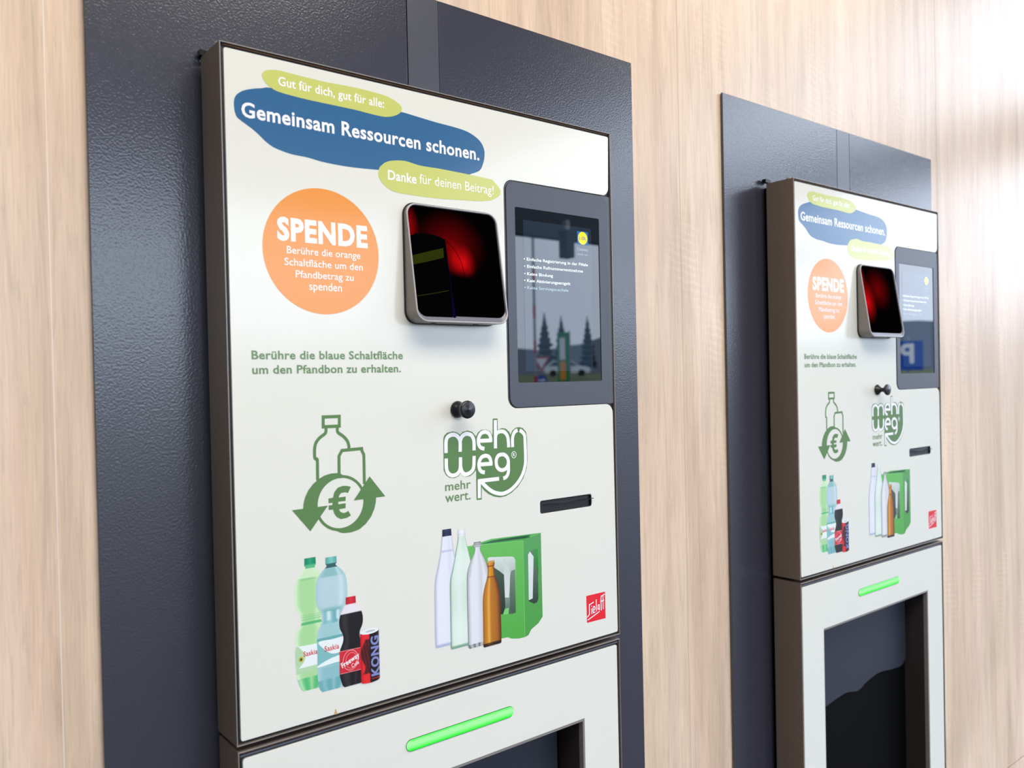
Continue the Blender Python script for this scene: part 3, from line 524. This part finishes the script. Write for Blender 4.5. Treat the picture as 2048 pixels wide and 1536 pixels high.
    me = bpy.data.meshes.new('opening_lining'); bm.to_mesh(me); bm.free(); link('opening_lining', me, op, M['inner'])
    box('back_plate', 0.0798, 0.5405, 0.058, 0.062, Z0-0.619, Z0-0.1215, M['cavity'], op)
    # slate curtain with wavy hem
    hem = spline([(0.0830, -0.345), (0.125, -0.328), (0.182, -0.3165), (0.250, -0.3100), (0.300, -0.3180), (0.340, -0.3070), (0.395, -0.2990), (0.450, -0.3045), (0.500, -0.3080), (0.520, -0.3000), (0.5260, -0.290), (0.5270, -0.25)], False, 5)
    cur = [(0.0830, -0.1240)] + hem + [(0.5270, -0.1240)]
    nV = len(cur)
    sheet('curtain', [(x, z+Z0) for x, z in cur], 0.0500, 0.0520, M['flap'], op)
    # ---- body behind the doors
    box('cabinet_body', 0.006, 0.612, 0.0625, 0.0748, 0.03, Z0+0.800, M['cavity'], t)
    # ================= printing on the upper front
    y = -0.00012; dy = 0.00010
    F_ = front
    flat('printed_blob', spline(mm(D['blob_blue'])), y, M['blue'], F_)
    flat('printed_blob', spline(mm(D['blob_top'])), y-dy, M['lime'], F_)
    flat('printed_blob', spline(mm(D['blob_thanks'])), y-dy, M['lime'], F_)
    yl = y-2*dy
    def tt(s, m, bold, ch='H', cap=None, yy=None):
        a, b, z, c = T[s]; return text(s, a/1e4, b/1e4, z/1e4, (cap or c)/1e4, yy or yl, M[m], F_, bold, ch)
    tt('Gut für dich, gut für alle:', 'pw', 0.016, cap=106)
    tt('Gemeinsam Ressourcen schonen.', 'pw', 0.024, cap=172)
    tt('Danke', 'pw', 0.020); tt('für deinen Beitrag!', 'pw', 0.0, cap=124)
    # orange roundel
    flat('printed_roundel', ell(0.1176, 0.5756, 0.0775, 0.0775, 64), y, M['orange'], F_)
    tt('SPENDE', 'pw', 0.044, yy=y-dy)
    for s in ('Berühre die orange', 'Schaltfläche um den', 'Pfandbetrag zu'): tt(s, 'pw', 0.004, cap=86, yy=y-dy)
    a, b, z, c = T['spenden']; text('spenden', a/1e4, b/1e4, z/1e4, 0.0064, y-dy, M['pw'], F_, 0.004, 'x')
    tt('Berühre die blaue Schaltfläche', 'sage', 0.020, cap=100); tt('um den Pfandbon zu erhalten.', 'sage', 0.020, cap=100)
    a, b, z, c = T['mehr']; text('mehr', a/1e4, b/1e4, z/1e4, 0.0122, yl, M['sage'], F_, 0.008, 'h')
    a, b, z, c = T['wert.']; text('wert.', a/1e4, b/1e4, z/1e4, 0.0086, yl, M['sage'], F_, 0.008, 'x')
    # euro emblem
    w = 0.0041
    def near_ring(): return [(x, z) for x, z in ell(D['euro_c'][0]/1e4, D['euro_c'][1]/1e4, D['euro_c'][2]/1e4+0.0018, D['euro_c'][2]/1e4+0.0018, 60)]
    ribbons('printed_emblem', [(near_ring(), 0.0036, True), (mm(D['ic_cap']), w, True), (spline(mm(D['ic_nl']), False, 3), w, False), (spline(mm(D['ic_nr']), False, 3), w, False), (mm(D['ic_can']), w, False)], y, M['green'], F_)
    c0 = (D['euro_c'][0]/1e4, D['euro_c'][1]/1e4)
    for k in ('cres_l', 'cres_r'): flat('printed_arrow', mm(D[k]), y-dy, M['green'], F_)
    for k in ('arrow_l', 'arrow_r'): flat('printed_arrow', mm(D[k]), y-1.5*dy, M['green'], F_)
    flat('printed_euro_sign', mm(D['euro']), y, M['green'], F_)
    # reuse emblem of linked letters
    flat('printed_letter_emblem', mm(D['mw_body']), y, M['green'], F_)
    ln = []
    for p in D['mw']:
        q = mm(p); ln.append((spline(q, False, 4) if len(q) > 4 else q, 0.0056, False))
    ribbons('letter_strokes', ln, y-dy, M['pw'], F_)
    cx, cz = D['reg'][0]/1e4, D['reg'][1]/1e4
    ribbons('registered_mark', [(ell(cx, cz, 0.0043, 0.0047, 24), 0.0008, True)], y-dy, M['pw'], F_)
    text('R', cx-0.0020, cx+0.0022, cz-0.0024, 0.0050, y-dy, M['pw'], F_, 0.01)
    # red maker's square
    flat('printed_square', mm(D['red']), y, M['red'], F_)
    ribbons('script_lettering', [((spline(mm(p), False, 3) if len(p) > 4 else mm(p)), 0.0016, False) for p in D['sl']], y-dy, M['pw'], F_)
    # ---- printed photographs: plastic bottles and can
    KM = {k: mm(v) for k, v in D['k_marks'].items()}
    def soft(u): return 1-bump1(abs(u), 1.0, 0.22)
    b = D['pet1']; rows = prof_rows(b); zc = b[1][1][1]/1e4
    def c1(u, v, z):
        if z > zc: return lerp((40, 160, 120), (20, 130, 95), abs(u)+0.3*math.sin(u*30))
        if z > zc-0.0035: return (90, 185, 130)
        base = (205, 232, 192) if z > 0.1768 else (168, 216, 154)
        if 0.1735 < z < 0.1768: base = (140, 200, 135)
        base = lerp(base, (208, 236, 196), bump1(u, 0.55, 0.25)*0.8)
        base = lerp((215, 238, 205), base, soft(u))
        if abs(z-0.1218) < 0.0020: base = lerp(base, (70, 175, 110), 0.8)
        if 0.1240 < z < 0.1330: base = lerp(base, (120, 200, 130), 0.4+0.4*math.sin(z*2200))
        if z < 0.056: base = lerp(base, (55, 180, 110), 0.75*abs(math.sin(u*4.3+0.4)))
        return base
    print_mesh('printed_bottle', rows, c1, y, F_)
    b2 = D['pet2']; rows2 = prof_rows(b2); zc2 = b2[1][1][1]/1e4
    def c2(u, v, z):
        if z > zc2: return lerp((130, 200, 190), (80, 160, 155), abs(u)+0.35*math.sin(u*34))
        if z > zc2-0.0050: return (50, 95, 95)
        base = (140, 188, 188) if z > 0.1740 else (182, 208, 216)
        if 0.1728 < z < 0.1745: base = (120, 175, 178)
        if z < 0.1320 : base = lerp((150, 196, 200), (108, 172, 178), 0.5+0.5*math.sin(u*5))
        if z < 0.116: base = (158, 200, 204)
        if z < 0.062: base = (140, 190, 196)
        base = lerp(base, (214, 228, 238), bump1(u, 0.62, 0.16)*0.7)
        base = lerp(base, (110, 170, 172), bump1(z, 0.1325, 0.0030)*0.7)
        if 0.120 < z < 0.131: base = lerp(base, (225, 240, 242), bump1(u, -0.35, 0.2)*0.8+bump1(u, 0.5, 0.12)*0.8)
        base = lerp((170, 205, 212), base, soft(u))
        if z < 0.048: base = lerp(base, (90, 160, 165), 0.7*abs(math.sin(u*5.2)))
        return base
    print_mesh('printed_bottle', rows2, c2, y-2*dy, F_)
    # labels of the two water bottles
    ax1, hw1 = b[0]/1e4, 0.0209; ax2 = b2[0]/1e4; hw2 = 0.0211
    flat('printed_label', [(ax1-hw1, 0.0958), (ax1+hw1, 0.0940), (ax1+hw1, 0.0690), (ax1-hw1, 0.0690)], y-0.5*dy, M['label_white'], F_)
    flat('printed_label', spline([(ax1-hw1*0.99, 0.0950), (ax1-hw1*0.62, 0.0900), (ax1-hw1*0.42, 0.0820), (ax1-hw1*0.60, 0.0740), (ax1-hw1*0.99, 0.0700)]), y-0.8*dy, M['label_green'], F_)
    flat('printed_label', [(ax1-hw1, 0.0690), (ax1+hw1, 0.0690), (ax1+hw1, 0.0625), (ax1-hw1, 0.0625)], y-0.8*dy, M['label_green'], F_)
    flat('printed_label', [(ax2-hw2, 0.0963), (ax2+hw2, 0.0963), (ax2+hw2, 0.0640), (ax2-hw2, 0.0640)], y-2.4*dy, M['label_teal'], F_)
    flat('printed_label', [(ax2-hw2, 0.0995), (ax2+hw2, 0.0995), (ax2+hw2, 0.0962), (ax2-hw2, 0.0962)], y-2.5*dy, M['label_dteal'], F_)
    flat('printed_label', spline([(ax2-hw2*0.92, 0.0955), (ax2, 0.0955), (ax2+hw2*0.95, 0.0955), (ax2+hw2*0.95, 0.083), (ax2+hw2*0.4, 0.0775), (ax2-hw2*0.1, 0.0780), (ax2-hw2*0.5, 0.0840)]), y-2.6*dy, M['label_white'], F_)
    flat('printed_label', spline([(ax2-hw2*0.95, 0.0670), (ax2-hw2*0.1, 0.0725), (ax2+hw2*0.95, 0.0740), (ax2+hw2*0.95, 0.0665), (ax2, 0.0655), (ax2-hw2*0.95, 0.0645)]), y-2.6*dy, M['label_white'], F_)
    flat('printed_label', ell(0.0755, 0.0795, 0.0032, 0.0034, 16), y-1.2*dy, M['gold'], F_)
    flat('printed_label', ell(0.0755, 0.0795, 0.0016, 0.0018, 12), y-1.4*dy, M['darkgreen'], F_)
    text('Saskia', 0.0786, 0.0970, 0.0822, 0.0060, y-1.2*dy, M['red2'], F_, 0.02)
    text('Saskia', 0.1062, 0.1260, 0.0822, 0.0066, y-2.9*dy, M['red2'], F_, 0.02)
    # cola
    b3 = D['cola']; rows3 = prof_rows(b3); zc3 = b3[1][1][1]/1e4; a3 = b3[0]/1e4
    def c3(u, v, z):
        if z > zc3: return lerp((215, 50, 58), (165, 20, 35), abs(u)*0.7+0.3*math.sin(u*28))
        if z > 0.1230: return (232, 226, 232)
        base = lerp((30, 28, 32), (62, 58, 62), bump1(u, -0.55, 0.25)*0.7)
        if z < 0.048: base = lerp(base, (70, 66, 70), 0.5*bump1(abs(u), 0.3, 0.08))
        return base
    print_mesh('printed_bottle', rows3, c3, y-4*dy, F_)
    hw3 = 0.0172
    flat('printed_label', [(a3-hw3, 0.0780), (a3+hw3, 0.0770), (a3+hw3, 0.0485), (a3-hw3, 0.0492)], y-4.4*dy, M['red2'], F_)
    ribbons('printed_label', [(ell(a3-0.002, 0.0640, 0.0105, 0.0125, 28), 0.0009, True), (ell(a3-0.001, 0.0635, 0.0078, 0.0098, 28), 0.0006, True),
                              ([(a3-hw3, 0.0777), (a3+hw3, 0.0767)], 0.0006, False), ([(a3-hw3, 0.0496), (a3+hw3, 0.0489)], 0.0006, False)], y-4.7*dy, M['pinkish'], F_)
    o = text('Freeway', -0.0130, 0.0130, 0.0, 0.0066, 0, M['pw'], F_, 0.02); rot_text(o, 0.1418, y-5.2*dy, 0.0610+Z0, 0.37)
    o = text('Cola', -0.0052, 0.0052, 0.0, 0.0050, 0, M['pw'], F_, 0.0); rot_text(o, 0.1482, y-5.2*dy, 0.0555+Z0, 0.35)
    # can
    b4 = D['can']; a4 = b4[0]/1e4+0.0006; h4 = 0.0134; z1, z2 = 0.0945, 0.0318
    def c4(u, v, z):
        if u < -0.08: base = lerp((228, 44, 50), (190, 26, 36), bump1(u, -1, 0.2))
        else: base = lerp((30, 26, 30), (66, 60, 66), bump1(u, 0.95, 0.15))
        if u < -0.08 and 0.15 < v < 0.86 and u > -0.80+0.25*math.sin(v*11): base = lerp((44, 18, 22), (120, 40, 40), 0.5+0.5*math.sin(u*19+v*27)*math.sin(v*43))
        return base
    def dz(u): return 0.0022*(1-u*u)
    o = print_mesh('printed_can', [(z1, a4-h4, a4+h4), (z2, a4-h4, a4+h4)], c4, y-5.6*dy, F_, 24, 50)
    for vv in o.data.vertices:
        uu = (vv.co.x-a4)/h4
        if vv.co.z-Z0 < z2+0.006: vv.co.z -= 0.0030*math.sqrt(max(0, 1-uu*uu))
    flat('printed_can_lid', ell(a4, z1+0.0002, h4*0.98, 0.0034), y-5.8*dy, M['label_white'], F_)
    flat('printed_can_lid', ell(a4+0.001, z1+0.0004, h4*0.55, 0.0013), y-6.0*dy, M['label_grey'], F_)
    o = text('KONG', -0.0256, 0.0256, 0.0, 0.0112, 0, M['lilac'], F_, 0.035); rot_text(o, a4+h4*0.93, y-6.2*dy, 0.0618+Z0, math.pi/2)
    text('WILD POWER', a4+0.0015, a4+h4*0.95, z2+0.0006, 0.0020, y-6.2*dy, M['red2'], F_, 0.02)
    # ---- printed photograph: glass bottles and crate
    C = {k: mm(v) for k, v in D['cr'].items()}
    def poly_grad(name, pts, c_top, c_bot, yy):
        o = flat(name, pts, yy, M['photo'], F_); me = o.data; a = me.color_attributes.new('Col', 'FLOAT_COLOR', 'POINT')
        zs = [v.co.z for v in me.vertices]; lo, hi = min(zs), max(zs)
        for i, v in enumerate(me.vertices): a.data[i].color = lin(lerp(c_bot, c_top, (v.co.z-lo)/(hi-lo))) + (1,)
        return o
    poly_grad('printed_crate', C['top'], (95, 185, 95), (70, 160, 75), y)
    poly_grad('printed_crate', C['inner'], (50, 110, 70), (60, 90, 80), y-0.3*dy)
    ribbons('crate_beads', [([(C['bead'][0][0]+(C['bead'][1][0]-C['bead'][0][0])*k/40, C['bead'][0][1]+(C['bead'][1][1]-C['bead'][0][1])*k/40+0.001),
                              (C['bead'][0][0]+(C['bead'][1][0]-C['bead'][0][0])*k/40, C['bead'][0][1]+(C['bead'][1][1]-C['bead'][0][1])*k/40-0.0022)], 0.0006, False) for k in range(41)], y-0.45*dy, M['darkgreen'], F_)
    poly_grad('printed_crate', C['front'], (104, 186, 92), (82, 170, 72), y-0.6*dy)
    poly_grad('printed_crate', C['side'], (86, 160, 92), (78, 158, 70), y-0.7*dy)
    poly_grad('crate_window', C['hole'], (214, 224, 220), (70, 100, 80), y-0.9*dy)
    poly_grad('crate_window', C['b3'], (110, 135, 115), (64, 88, 72), y-1.1*dy)
    poly_grad('crate_window', C['b2'], (196, 205, 202), (212, 220, 216), y-1.1*dy)
    poly_grad('crate_window', C['b1'], (70, 88, 74), (34, 50, 42), y-1.3*dy)
    poly_grad('crate_window', C['floor'], (120, 200, 110), (130, 205, 120), y-1.4*dy)
    poly_grad('crate_window', C['hole2'], (96, 128, 104), (46, 66, 54), y-0.9*dy)
    poly_grad('crate_window', C['g2'], (60, 150, 70), (50, 110, 60), y-1.1*dy)
    poly_grad('crate_window', C['w2'], (218, 226, 226), (214, 220, 220), y-1.2*dy)
    ribbons('crate_edges', [(mm2, 0.0008, False) for mm2 in ([C['front'][1], C['front'][2]], [C['front'][0], C['front'][1]], [C['side'][1], C['side'][2]])], y-1.5*dy, M['palegreen'], F_)
    g = D['gl1']; zc = g[1][1][1]/1e4
    def g1(u, v, z):
        if z > zc: return lerp((44, 56, 92), (26, 34, 62), abs(u)+0.35*math.sin(z*3200))
        base = (228, 230, 242)
        base = lerp(base, (176, 182, 214), bump1(abs(u), 1, 0.12)); base = lerp(base, (212, 216, 234), bump1(u, 0.3, 0.25)*0.6)
        if abs(z-0.1802) < 0.0008: base = (190, 195, 222)
        if v > 0.975: base = (176, 184, 214)
        return base
    print_mesh('printed_glass_bottle', prof_rows(g), g1, y-2*dy, F_)
    g = D['gl2']; zc = g[1][1][1]/1e4
    def g2(u, v, z):
        if z > zc: return lerp((236, 240, 246), (206, 212, 222), abs(u)+0.3*math.sin(z*3200))
        base = lerp((222, 236, 226), (206, 226, 212), 0.5+0.5*math.sin(z*70))
        base = lerp(base, (228, 240, 232), bump1(u, -0.3, 0.3)*0.6)
        base = lerp(base, (84, 136, 104), bump1(u, -1, 0.09)+bump1(u, 1, 0.05)*(1 if v < 0.4 else 0.5))
        if abs(z-0.1842) < 0.0008: base = (170, 215, 180)
        if v > 0.975: base = (130, 170, 146)
        return base
    print_mesh('printed_glass_bottle', prof_rows(g), g2, y-2.6*dy, F_)
    g = D['gl3']; zc = g[1][1][1]/1e4
    def g3(u, v, z):
        if z > zc: return lerp((190, 190, 192), (120, 120, 124), abs(u)*0.6+0.6*math.sin(z*3600))
        base = lerp((226, 227, 233), (206, 208, 216), bump1(u, 0.25, 0.2))
        base = lerp(base, (96, 100, 106), bump1(abs(u), 1, 0.10)); base = lerp(base, (170, 174, 180), 0.5*bump1(u, -0.8, 0.05)+0.5*bump1(u, 0.82, 0.04))
        base = lerp(base, (150, 155, 160), 0.7*bump1(abs(u), 0.72, 0.05)*(1 if v < 0.32 else 0.15))
        if v > 0.965: base = lerp((90, 96, 98), (190, 194, 198), abs(math.sin(u*7)))
        return base
    print_mesh('printed_glass_bottle', prof_rows(g), g3, y-3.2*dy, F_)
    g = D['gl4']
    def g4(u, v, z):
        if v < 0.020: return (196, 160, 96)
        base = lerp((196, 128, 36), (166, 100, 34), (u+1)/2)
        base = lerp(base, (236, 178, 78), bump1(u, -0.35, 0.16)*0.85)
        base = lerp(base, (92, 48, 26), bump1(u, 1.0, 0.3)*0.95); base = lerp(base, (132, 76, 34), bump1(u, -1.0, 0.16)*0.8)
        if v < 0.19: base = lerp(base, (236, 160, 20), 0.55*bump1(u, 0.2, 0.45))
        if abs(v-0.065) < 0.006 or abs(v-0.185) < 0.004: base = (110, 62, 22)
        if v > 0.955: base = lerp((48, 30, 26), (90, 54, 30), bump1(u, -0.3, 0.3))
        return base
    print_mesh('printed_glass_bottle', prof_rows(g), g4, y-3.8*dy, F_)
    # small rust run at the foot of the front
    ribbons('rust_mark', [([(0.1190, 0.0010), (0.1196, 0.0042)], 0.0040, False), ([(0.1192, 0.0040), (0.1194, 0.0075)], 0.0018, False)], y, M['stain'], F_)
    return t

def rot_text(o, cx, y, cz, ang):
    me = o.data; zs = [v.co.z-Z0 for v in me.vertices]
    c, s = math.cos(ang), math.sin(ang)
    for v in me.vertices:
        x, z = v.co.x, v.co.z-Z0
        v.co = Vector((cx+x*c-z*s, y, cz+x*s+z*c))

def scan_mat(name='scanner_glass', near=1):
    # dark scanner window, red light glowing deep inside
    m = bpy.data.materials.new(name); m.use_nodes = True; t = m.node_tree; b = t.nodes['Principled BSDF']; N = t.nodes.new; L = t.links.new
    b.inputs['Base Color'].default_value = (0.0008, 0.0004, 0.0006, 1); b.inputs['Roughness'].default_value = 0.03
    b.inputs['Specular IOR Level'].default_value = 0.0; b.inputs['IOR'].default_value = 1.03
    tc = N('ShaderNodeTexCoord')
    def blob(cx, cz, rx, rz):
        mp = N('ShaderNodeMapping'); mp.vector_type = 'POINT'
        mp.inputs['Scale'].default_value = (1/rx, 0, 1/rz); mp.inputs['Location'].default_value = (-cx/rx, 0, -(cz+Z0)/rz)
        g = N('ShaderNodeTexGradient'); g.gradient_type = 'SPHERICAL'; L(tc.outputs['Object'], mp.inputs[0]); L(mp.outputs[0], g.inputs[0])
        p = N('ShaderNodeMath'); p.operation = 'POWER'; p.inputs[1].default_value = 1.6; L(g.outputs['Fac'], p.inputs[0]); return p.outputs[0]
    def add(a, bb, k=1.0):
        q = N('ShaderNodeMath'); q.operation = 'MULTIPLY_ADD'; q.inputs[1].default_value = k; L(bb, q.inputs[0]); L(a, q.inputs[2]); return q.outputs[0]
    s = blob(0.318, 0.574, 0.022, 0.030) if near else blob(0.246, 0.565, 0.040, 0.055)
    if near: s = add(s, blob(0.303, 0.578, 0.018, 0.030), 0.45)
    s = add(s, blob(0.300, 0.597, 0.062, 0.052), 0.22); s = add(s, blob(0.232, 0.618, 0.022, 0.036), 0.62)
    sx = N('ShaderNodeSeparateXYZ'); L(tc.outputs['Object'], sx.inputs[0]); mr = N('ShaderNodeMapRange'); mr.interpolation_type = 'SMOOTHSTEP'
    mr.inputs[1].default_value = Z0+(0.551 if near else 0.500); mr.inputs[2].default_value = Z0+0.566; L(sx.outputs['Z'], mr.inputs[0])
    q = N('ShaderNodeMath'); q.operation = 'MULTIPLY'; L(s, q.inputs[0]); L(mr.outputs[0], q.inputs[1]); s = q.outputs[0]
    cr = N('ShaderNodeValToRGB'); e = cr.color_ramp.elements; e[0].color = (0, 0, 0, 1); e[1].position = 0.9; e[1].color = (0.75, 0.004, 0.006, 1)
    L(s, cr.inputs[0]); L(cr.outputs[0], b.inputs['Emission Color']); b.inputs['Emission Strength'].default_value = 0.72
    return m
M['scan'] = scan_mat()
M['scan_black'] = mat('scanner_reflection_black', (3, 3, 4), 0.6, spec=0.0)
M['scan_olive'] = mat('scanner_reflection_olive', (40, 46, 8), 0.6, spec=0.0)
M['scan_blue'] = mat('scanner_reflection_blue', (8, 6, 40), 0.6, spec=0.0)
M['knob'] = mat('black_knob', (30, 31, 36), 0.30)
M['label_white'] = mat('label_white', (232, 240, 240), 0.2, coat=0.15)
M['label_green'] = mat('label_green', (178, 214, 170), 0.2, coat=0.15)
M['label_teal'] = mat('label_teal', (128, 186, 190), 0.2, coat=0.15)
M['label_dteal'] = mat('label_dark_teal', (104, 170, 172), 0.2, coat=0.15)
M['label_grey'] = mat('label_grey', (190, 192, 200), 0.2)
M['gold'] = mat('label_gold', (196, 176, 70), 0.3)
M['red2'] = mat('label_red', (206, 44, 56), 0.2, coat=0.15)
M['pinkish'] = mat('label_pink', (236, 150, 155), 0.2, coat=0.15)
M['lilac'] = mat('lilac_print', (130, 138, 196), 0.2, coat=0.15)
M['darkgreen'] = mat('dark_green_print', (40, 90, 52), 0.2)
M['palegreen'] = mat('pale_green_print', (124, 200, 116), 0.2)

m1 = machine()
m1['label'] = 'nearer bottle return machine with cream front, large in the left half of the picture'
m2 = copy_tree(m1); m2.location = (DX, 0, 0)
for o in [c for h in m2.children for c in h.children if c.name.startswith(('painted_dark_reflection', 'painted_olive_reflection', 'painted_reflection_edge'))]: bpy.data.objects.remove(o)
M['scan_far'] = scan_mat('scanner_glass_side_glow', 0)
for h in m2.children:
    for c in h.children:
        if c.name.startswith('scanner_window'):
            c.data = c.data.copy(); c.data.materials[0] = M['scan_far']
m2['label'] = 'farther bottle return machine with cream front and dark bottle opening, at the right'

# ------------------------------------------------------------------ what the displays mirror: forecourt, road, hills
def prism(name, pts, y0, y1, m, parent=None): return sheet(name, pts, y0, y1, m, parent)
V = []; F = []; nx = 40
rows = [(-36, 0.0), (-44, 1.2), (-58, 1.75), (-75, 1.9), (-110, 2.5)]
for yy, zz in rows:
    for k in range(nx+1): V.append((-60+k*6, yy, zz*(1 if k > 0 else 1)+0.12*math.sin(k*1.3+yy)*(1 if yy < -40 else 0)))
for i in range(len(rows)-1):
    for k in range(nx): F.append((i*(nx+1)+k, i*(nx+1)+k+1, (i+1)*(nx+1)+k+1, (i+1)*(nx+1)+k))
tag(link('ground', pydata('ground', V, F), None, M['grass']), kind='structure')
V = []; F = []; R_ = 190
def ridge(a): return 10.8+1.2*math.sin(a*5+1)+1.3*math.sin(a*17)+0.6*math.sin(a*41)+0.25*math.sin(a*130)
for k in range(241):
    a = math.radians(-100+200*k/240); x, yy = R_*math.sin(a), -R_*math.cos(a)
    V += [(x*0.8, yy*0.8, 0), (x, yy, ridge(a)), (x*1.1, yy*1.1, 0)]
for k in range(240):
    for j in (0, 1): F.append((3*k+j, 3*k+3+j, 3*k+4+j, 3*k+1+j))
tag(link('hills', pydata('hills', V, F), None, M['hill']), kind='structure')
def conifer(x, y, z, h, w, label):
    t = tag(empty('conifer', (x, y, z)), label, 'tree', 'trees mirrored in the displays')
    v, f = lathe([(0.001, 0), (h*0.02, 0), (h*0.012, h*0.3)], 8)
    link('trunk', pydata('trunk', [(a, c, b) for a, b, c in v], f), t, M['bark'])
    rr = random.Random(int(x*10)); V = []; F = []; n = 14; L_ = 9
    for i in range(L_+1):
        for j in (0, 1):
            r = w/2*(1-i/(L_+0.6))*(1.0 if j == 0 else 0.62)*rr.uniform(0.85, 1.1); zz = h*(0.12+0.88*(i+0.55*j)/(L_+0.6))
            for k in range(n):
                q = r*rr.uniform(0.75, 1.15); a = 2*math.pi*k/n; V.append((q*math.cos(a), q*math.sin(a), zz))
    V.append((0, 0, h)); m_ = 2*(L_+1)
    for i in range(m_-1):
        for k in range(n): F.append((i*n+k, i*n+(k+1) % n, (i+1)*n+(k+1) % n, (i+1)*n+k))
    for k in range(n): F.append(((m_-1)*n+k, (m_-1)*n+(k+1) % n, len(V)-1))
    F.append(tuple(reversed(range(n))))
    link('crown', pydata('crown', V, F), t, M['tree'])
conifer(98.3, -113.1, 2.2, 11.6, 5.0, 'leftmost dark conifer mirrored in the nearer display')
conifer(108.7, -120.1, 2.2, 12.0, 4.6, 'middle dark conifer mirrored in the nearer display')
conifer(104.2, -108.0, 2.2, 10.8, 4.0, 'rightmost dark conifer mirrored in the nearer display')
def tube(name, x, y, z0, z1, r, m, parent=None, n=12):
    v, f = lathe([(r, z0), (r, z1)], n)
    return link(name, pydata(name, [(a+x, c+y, b) for a, b, c in v], f), parent, m)
# striped pole
t = tag(empty('striped_pole', (13.25, -15.15, 0)), 'tall thin pole with red and white bands mirrored in the nearer display', 'pole')
tube('pole', 0, 0, 0, 6.0, 0.035, M['steel'], t)
for k in range(4): tube('red_band', 0, 0, 1.3+k*0.9, 1.62+k*0.9, 0.039, M['signred'], t)
# give-way sign with round blue sign below
face = math.atan2(-30, 35)
t = tag(empty('road_sign', (29.1, -33.4, 0)), 'road sign post with red-rimmed triangle above a blue disc, mirrored in the nearer display', 'sign')
t.rotation_euler = (0, 0, math.radians(40))
tube('post', 0, 0.02, 0, 2.9, 0.035, M['steel'], t)
tri = [(-0.47, 2.78), (0.47, 2.78), (0, 1.97)]; tri2 = [(-0.31, 2.69), (0.31, 2.69), (0, 2.15)]
for nm, p, yy, m_ in (('triangle_rim', tri, 0.02, 'signred'), ('triangle_face', tri2, 0.03, 'signwhite')):
    sheet(nm, [(-a, b) for a, b in p], yy+0.05, yy+0.062, M[m_], t)
sheet('blue_disc', ell(0, 1.50, 0.30, 0.30), 0.07, 0.08, M['signblue'], t)
sheet('white_arrow', [(-0.2, 1.46), (0.05, 1.46), (0.05, 1.38), (0.2, 1.5), (0.05, 1.62), (0.05, 1.54), (-0.2, 1.54)], 0.08, 0.09, M['signwhite'], t)
# green banner
t = tag(empty('banner_flag', (30.0, -32.6, 0)), 'tall narrow green banner with orange foot, mirrored in the nearer display', 'banner')
t.rotation_euler = (0, 0, math.radians(40))
box('cloth', -0.33, 0.33, -0.01, 0.01, 1.1, 4.1, M['banner'], t); box('orange_field', -0.2, 0.12, 0.01, 0.02, 1.5, 2.5, M['banneror'], t)
box('pale_field', -0.2, 0.10, 0.01, 0.02, 2.6, 3.8, M['signwhite'], t); tube('mast', 0.36, 0, 0, 4.2, 0.03, M['steel'], t)
# parking sign seen in the farther display
t = tag(empty('parking_sign', (17.81, -7.84, 0)), 'blue square parking sign on a post, mirrored in the farther display', 'sign')
t.rotation_euler = (0, 0, math.radians(-115+180+180))
tube('post', 0, 0.05, 0, 2.3, 0.03, M['steel'], t)
box('sign_plate', -0.30, 0.30, -0.012, 0.012, 1.55, 2.20, M['signblue'], t, 0.004)
o = text('P', -0.12, 0.16, 0.62-1.10+1.1, 0.42, -0.0135, M['signwhite'], t, 0.03)
# white car on the road
t = tag(empty('car', (52.0, -56.5, 1.80)), 'white hatchback car on the road, mirrored in the nearer display', 'car')
t.rotation_euler = (0, 0, math.radians(40))
body = [(-2.1, 0.3), (2.1, 0.3), (2.15, 0.7), (1.9, 0.88), (1.1, 0.98), (0.4, 1.45), (-1.3, 1.48), (-1.95, 1.0), (-2.15, 0.8)]
sheet('body', body, -0.85, 0.85, M['carwhite'], t, bev=0.04)
sheet('window', [(0.95, 0.98), (0.35, 1.38), (-1.2, 1.40), (-1.7, 1.0)], -0.87, 0.87, M['carglass'], t)
for sx in (-1.3, 1.35):
    for sy in (-0.84, 0.70):
        v, f = lathe([(0.001, 0), (0.32, 0), (0.32, 0.16), (0.001, 0.16)], 20)
        link('wheel', pydata('wheel', [(a+sx, b+sy, c+0.32) for a, b, c in v], f), t, M['tyre'])
# dark box hanging from the canopy edge
t = tag(empty('hanging_box', (6.53, -6.55, 3.0)), 'dark box hanging under the canopy edge, mirrored in the nearer display', 'lamp')
box('housing', -0.07, 0.07, -0.07, 0.07, 0.0, 0.34, M['beam'], t, 0.01); box('bracket', -0.03, 0.03, -0.03, 0.03, 0.34, 0.46, M['steel'], t)
# canopy post
t = tag(empty('canopy_post', (9.6, -6.6, 0)), 'dark square canopy post, mirrored in the farther display', 'post')
box('shaft', -0.09, 0.09, -0.09, 0.09, 0, 3.46, M['beam'], t); box('foot_plate', -0.16, 0.16, -0.16, 0.16, 0, 0.02, M['steel'], t)
